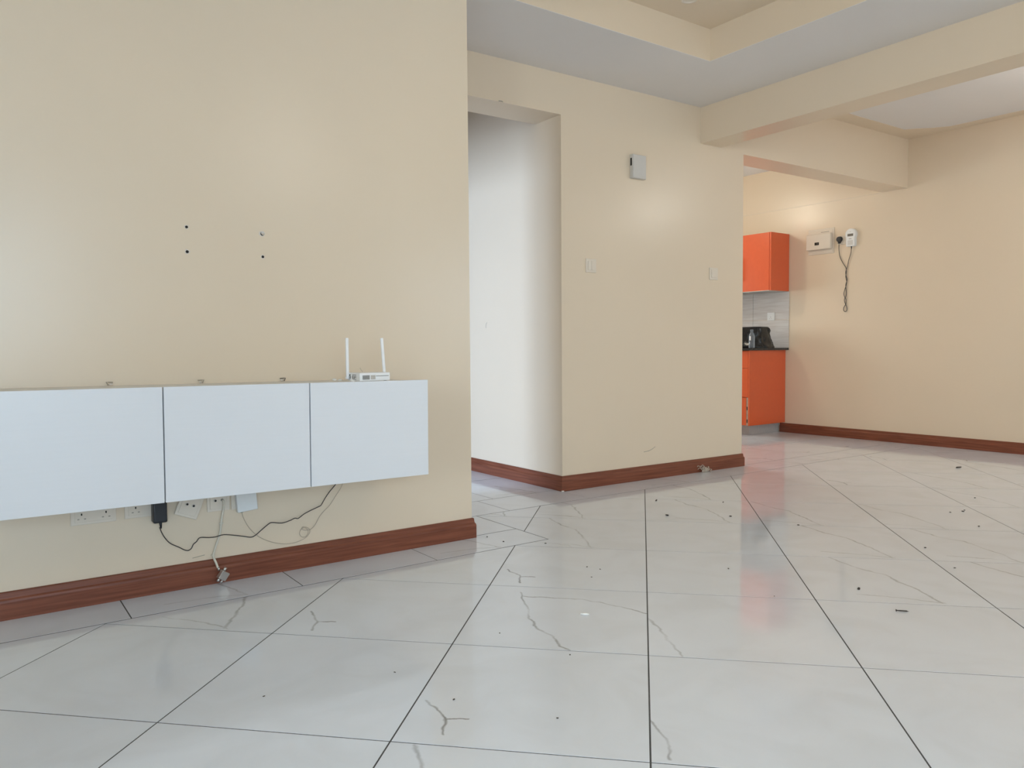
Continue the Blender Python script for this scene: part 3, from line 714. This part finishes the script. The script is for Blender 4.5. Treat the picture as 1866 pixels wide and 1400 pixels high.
# cord and plug (plug sits in the neighbouring socket)
pg = bmesh.new(); add_cyl(pg, (-.121, -.010, -.002), (-.121, -.034, -.002), .029, .026, n=20); add_box(pg, -.131, -.111, -.034, -.010, -.044, -.016, .003, 1)
plug = link('plug', pg, 'black', mtr)
bm = bmesh.new(); add_cyl(bm, (.004, -.018, -.083), (.004, -.016, -.108), .006, .004, n=10); link('strain_relief', bm, 'black', mtr)
cd = [(4.387, 1.925, .02), (4.391, 1.87, .012), (4.382, 1.80, .008), (4.350, 1.735, .008), (4.318, 1.685, .008), (4.313, 1.64, .008), (4.316, 1.60, .012), (4.309, 1.55, .008), (4.312, 1.51, .012), (4.327, 1.47, .008), (4.336, 1.43, .008), (4.326, 1.40, .012), (4.312, 1.37, .008), (4.310, 1.335, .012), (4.320, 1.318, .008), (4.336, 1.292, .008), (4.336, 1.268, .008), (4.320, 1.252, .008), (4.304, 1.264, .008), (4.303, 1.292, .008), (4.314, 1.320, .006), (4.326, 1.345, .006), (4.330, 1.375, .006), (4.314, 1.41, .006), (4.312, 1.45, .006), (4.318, 1.49, .006), (4.318, 1.52, .006), (4.306, 1.55, .012), (4.303, 1.575, .012), (4.318, 1.615, .006), (4.316, 1.65, .012), (4.302, 1.695, .008), (4.288, 1.76, .010), (4.266, 1.82, .013), (4.259, 1.87, .017)]
cl, sl = math.cos(-ROTD), math.sin(-ROTD)
ox, oy, oz = onD(4.262, 1.972)
def D2L(y, z, off):
    dx, dy = DX(y) - off - ox, y - oy
    return (dx * cl - dy * sl, dx * sl + dy * cl, z - oz)
tube('cord', [D2L(*q) for q in cd], .0030, 'cable', mtr, n=7, k=4)

# ------------------------------------------------------------------ kitchen
# splash tiles: parts of the right wall
rows = ((0.899, 1.1955), (1.1985, 1.492)); colsy = ((4.950, 5.3955), (5.3985, 5.998), (6.001, 6.6))
for z0, z1 in rows:
    for a, b in colsy:
        prism('tile', [(DX(a) - .0065, a), (DX(a) - .0003, a), (DX(b) - .0003, b), (DX(b) - .0065, b)], z0, z1, 'splash', wr)
uk_socket('single_socket', 'white single socket on the kitchen splash tiles', 0, 0, 0.090, (0.0,), (DX(5.165) - .0068, 5.165, 1.2355), ROTD, mat='plastic')
up = thing('wall_unit', 'orange kitchen wall cabinet mounted above the splash tiles', 'cabinet', (6.80, 4.947, 1.494), 0.022)
Dp = DX(4.95) - 6.80 - .004
box('side_panel', 0.0, Dp, 0.0, .018, 0.0, .597, 'orange', up, .001, 1)
box('carcass', .020, Dp, .018, 1.62, .002, .595, 'carcass', up)
box('underside', 0.0, Dp, .018, 1.62, -.004, .0015, 'greybox', up)
for k in range(4):
    a = .020 + .40 * k
    d = box('door', 0.0, .0185, a + .0015, a + .3985, 0.002, .597, 'orange', up, .001, 1)
    hy = a + (.345 if k % 2 == 0 else .045)
    bm = bmesh.new(); add_box(bm, -.030, -.018, hy - .007, hy + .007, .115, .355, .003, 2)
    hn = link('handle', bm, 'orange', d)
    for hz in (.13, .34): cyl('handle_screw', (-.019, hy, hz), (-.0005, hy, hz), .005, 'steel', hn, n=8)
lo = thing('base_unit', 'orange kitchen base cabinet with drawers under the dark worktop', 'cabinet', (6.50, 4.973, 0.0), 0.022)
Dl = DX(4.98) - 6.50 - .004
box('side_panel', 0.0, Dl, 0.0, .018, .105, .875, 'orange', lo, .001, 1)
box('carcass', .022, Dl, .018, 1.55, .105, .873, 'orange', lo)
for z0, z1, a in ((.695, .871, .0205), (.398, .690, .0205), (.108, .393, .040)):
    d = box('drawer', 0.0, .019, a, .62, z0, z1, 'orange', lo, .001, 1)
    bm = bmesh.new(); zc = (z0 + z1) / 2 + .02; add_box(bm, -.028, -.016, .20, .40, zc - .006, zc + .006, .003, 2); hn = link('handle', bm, 'orange', d)
    for hy in (.215, .385): cyl('handle_screw', (-.017, hy, zc), (-.0005, hy, zc), .005, 'steel', hn, n=8)
for a in (.622, 1.085): box('door', 0.0, .019, a, a + .46, .108, .871, 'orange', lo, .001, 1)
box('exposed_edge', .004, .0215, .0185, .0385, .108, .393, 'edge', lo)
for hz in (.265, .135): box('runner_hole', .0025, .006, .024, .034, hz, hz + .035, 'dark', lo)
box('plinth', .105, Dl, .075, 1.55, 0.0006, .1045, 'plinth', lo)
wt = prism('worktop', [(6.475, 4.946), (DX(4.946) - .008, 4.946), (DX(6.55) - .008, 6.55), (6.475 - .0353, 6.55)], .8755, .8985, 'granite')
tag(wt, 'dark granite kitchen worktop on the orange base cabinet', 'worktop')
# black bag on the worktop
def bag():
    from mathutils import noise
    bm = bmesh.new(); rings = []; n = 96
    cxx, cyy = 6.76, 5.20
    lv = [(0.0, 1.06), (.006, 1.08), (.02, 1.05), (.04, 1.0), (.06, .975), (.08, .945), (.10, .92), (.12, .905), (.14, .885), (.16, .87), (.18, .858), (.20, .85), (.212, .83), (.219, .80), (.220, .74), (.214, .70), (.205, .66), (.202, .40), (.200, .05)]
    for li, (z, s_) in enumerate(lv):
        ring = []
        for k in range(n):
            t = 2 * math.pi * k / n; ca, sa = math.cos(t), math.sin(t)
            ex = abs(ca) ** .72 * (1 if ca > 0 else -1); ey = abs(sa) ** .72 * (1 if sa > 0 else -1)
            q = Vector((ca * 2.6, sa * 2.6, z * 16))
            wv = abs(noise.noise(q)) * .13 + abs(noise.noise(q * 2.3 + Vector((5, 1, 2)))) * .07 - .05
            if z > .2: wv *= .35
            r = s_ * (1 + wv)
            zz = z * (1.0 - 0.15 * max(0, ey + .15)) if z > .1 else z
            ring.append(bm.verts.new((cxx + .175 * ex * r, cyy + .262 * ey * r, .8992 + zz)))
        rings.append(ring)
    for A, B in zip(rings, rings[1:]):
        for k in range(n):
            f = bm.faces.new((A[k], A[(k + 1) % n], B[(k + 1) % n], B[k])); f.smooth = True
    bm.faces.new(rings[0][::-1]); bm.faces.new(rings[-1])
    return link('plastic_bag', bm, 'bag')
tag(bag(), 'black crumpled plastic bag full of things on the worktop', 'bag')
bt = thing('water_bottle', 'small clear plastic bottle standing in front of the black bag', 'bottle', (6.545, 4.984, .8992))
bt.scale = (1.0, 1.0, 1.12)
bm = bmesh.new(); add_lathe(bm, [(.026, 0), (.030, .004), (.030, .05), (.028, .055), (.030, .06), (.030, .105), (.027, .118), (.016, .138), (.0125, .146), (.0125, .158)], 20)
link('body', bm, 'bottle', bt)
bm = bmesh.new(); add_lathe(bm, [(.014, .150), (.0145, .152), (.0145, .166), (.013, .168)], 16); link('cap', bm, 'bottle', bt)
bm = bmesh.new(); add_box(bm, -.0325, -.0312, -.012, .006, .070, .108, .0004, 1); link('label_strip', bm, 'plastic', bt)

# ------------------------------------------------------------------ lamps
def pendant(name, label, loc, watts, drop, col, rad=.11):
    t = thing(name, label, 'lamp', loc)
    bm = bmesh.new(); add_cyl(bm, (0, 0, 0), (0, 0, -.02), .05, n=20); link('ceiling_rose', bm, 'plastic', t)
    if drop > .06: cyl('flex', (0, 0, -.02), (0, 0, -drop + .06), .003, 'cable', t, n=6)
    bm = bmesh.new(); add_lathe(bm, [(.014, -drop + .062), (.016, -drop + .02), (.013, -drop + .018)], 14); link('lamp_holder', bm, 'plastic', t)
    bm = bmesh.new(); add_lathe(bm, [(.012, -drop + .018), (.030, -drop - .03), (.034, -drop - .05), (.030, -drop - .072), (.016, -drop - .085), (.004, -drop - .088)], 18)
    link('bulb', bm, emit_mat('lit_bulb_' + name, col, 6.0), t)
    d = bpy.data.lights.new(name + '_glow', 'POINT'); d.energy = watts; d.color = col; d.shadow_soft_size = rad
    o = bpy.data.objects.new('bulb_light', d); COL.objects.link(o); o.parent = t; o.location = (0, 0, -drop - .12)
    return t
pendant('kitchen_pendant', 'lit bulb hanging from the kitchen ceiling', (5.45, 5.75, 2.795), 24, .12, (1.0, .88, .68))
pendant('dining_pendant', 'lit bulb hanging from the dining ceiling', (6.05, 1.55, 2.81), 18, .30, (1.0, .95, .88))
pendant('living_pendant', 'lit bulb hanging from the recessed living room tray', (2.45, -0.75, 2.825), 20, .10, (1.0, .95, .88))
dl = thing('downlight', 'round pale downlight in the corner of the recessed tray', 'lamp', (3.30, 2.94, 2.825))
bm = bmesh.new(); add_lathe(bm, [(.046, 0.0), (.050, -.004), (.046, -.010), (.034, -.012), (.030, -.006)], 28); link('bezel', bm, 'plate', dl)

# ------------------------------------------------------------------ small things on the floor
bm = bmesh.new(); rr = random.Random(9)
for k in range(26):
    a = [rr.gauss(0, .018), rr.gauss(0, .008), abs(rr.gauss(.012, .010)) + .003]
    pts = [Vector(a)]
    for _ in range(4): pts.append(pts[-1] + Vector((rr.uniform(-.016, .016), rr.uniform(-.008, .008), rr.uniform(-.011, .011))))
    for q in pts: q.z = max(.0025, min(.045, q.z)); q.y = min(q.y, .010)
    add_tube(bm, pts, .0019, 5, 3)
lump(bm, (0, 0, .012), .016, 31, .5, 2, (1.6, .8, .75))
bmesh.ops.scale(bm, vec=(1.3, 1.05, 1.2), verts=bm.verts[:])
lnt = link('dust_ball', bm, 'lint', loc=(4.40, BY(4.40) - .033, .0004))
tag(lnt, 'fluffy grey dust ball against the middle wall skirting', 'dust ball')
# screw and plug
scw = thing('screw', 'dark metal screw lying on the floor tiles at the right', 'screw', (2.625, 1.352, .0028), math.radians(-14))
w1 = Vector((2.598, 1.3712)); w2 = Vector((2.640, 1.3345))
sd = (w2 - w1); ln = sd.length; scw.location = (w1.x, w1.y, .0042); scw.rotation_euler[2] = math.atan2(sd.y, sd.x)
bm = bmesh.new(); add_cyl(bm, (0, 0, 0), (.003, 0, 0), .0042, .0022, n=12); link('head', bm, 'dirt', scw)
bm = bmesh.new(); add_cyl(bm, (.003, 0, 0), (.036, 0, -.002), .0018, .0017, n=10); add_cyl(bm, (.036, 0, -.002), (.043, 0, -.0025), .0017, .0003, n=10)
for k in range(9): add_cyl(bm, (.012 + .0028 * k, 0, -.0006 - .0001 * k), (.0128 + .0028 * k, 0, -.0007 - .0001 * k), .0024, .0024, n=10)
link('shank', bm, 'dirt', scw)
dw = thing('wall_plug', 'white plastic wall plug lying on the floor tiles', 'wall plug', (1.713, 1.985, .0038), math.radians(-48))
bm = bmesh.new(); add_cyl(bm, (-.014, 0, 0), (.010, 0, 0), .0035, .0035, n=10); add_cyl(bm, (.010, 0, 0), (.014, 0, 0), .0035, .0022, n=10); link('sleeve', bm, 'white_crumb', dw)
bm = bmesh.new(); add_cyl(bm, (-.0155, 0, 0), (-.014, 0, 0), .0037, .0037, n=10); link('collar', bm, 'plastic', dw)
# single crumbs of dirt
cr = [(3.345, 3.224, .008, 'dark elongated crumb on the tiles before the middle wall skirting'), (3.097, 2.903, .007, 'dark round crumb on the tiles, nearer than the elongated one by the wall'),
      (6.022, 2.724, .013, 'dark curled leaf-like crumb on the far tiles before the right wall'), (2.727, 1.583, .007, 'thin dark splinter on the tile behind the fallen screw')]
for k, (x, y, r, lab) in enumerate(cr):
    bm = bmesh.new(); lump(bm, (0, 0, r * .35), r, 60 + k, .4, 2, (1.6, .75, .45))
    tag(link('dirt_crumb', bm, 'dirt', loc=(x, y, .0006), rotz=.6 + k), lab, 'crumb')
specks = [(4.909, 2.126, .006), (3.524, 1.731, .0055), (4.154, 1.776, .0055), (1.017, 1.704, .0038), (1.172, 1.464, .003), (2.05, 3.10, .0045), (2.06, 2.975, .0045), (2.20, 2.83, .004), (1.38, 2.02, .003), (0.97, 1.95, .003), (0.62, 2.02, .003),
          (4.46, 1.99, .006), (4.50, 2.00, .005), (4.38, 2.02, .005), (3.46, 2.34, .006), (3.62, 2.95, .006), (3.35, 2.68, .006), (2.10, 2.42, .004), (2.12, 2.36, .004), (2.02, 2.30, .003), (2.55, 2.05, .004), (3.3, 1.5, .004), (2.4, 1.72, .0035), (0.55, 1.62, .0025), (0.80, 1.38, .0025), (1.45, 1.75, .003)]
for k, (x, y, r) in enumerate(specks):
    bm = bmesh.new(); lump(bm, (0, 0, r * .3), r, 90 + k, .4, 1, (1.3, .8, .45))
    tag(link('dirt_speck', bm, 'dirt', loc=(x, y, .0005), rotz=k * 1.3), 'tiny dark speck of dirt scattered on the marble floor', 'speck', 'dirt specks on the floor')
bm = bmesh.new(); lump(bm, (0, 0, .004), .0075, 77, .3, 1, (1.2, .8, .6))
tag(link('plaster_chip', bm, 'white_crumb', loc=(3.082, BY(3.1) - .026, .0006)), 'small white chip at the skirting corner of the corridor', 'chip')
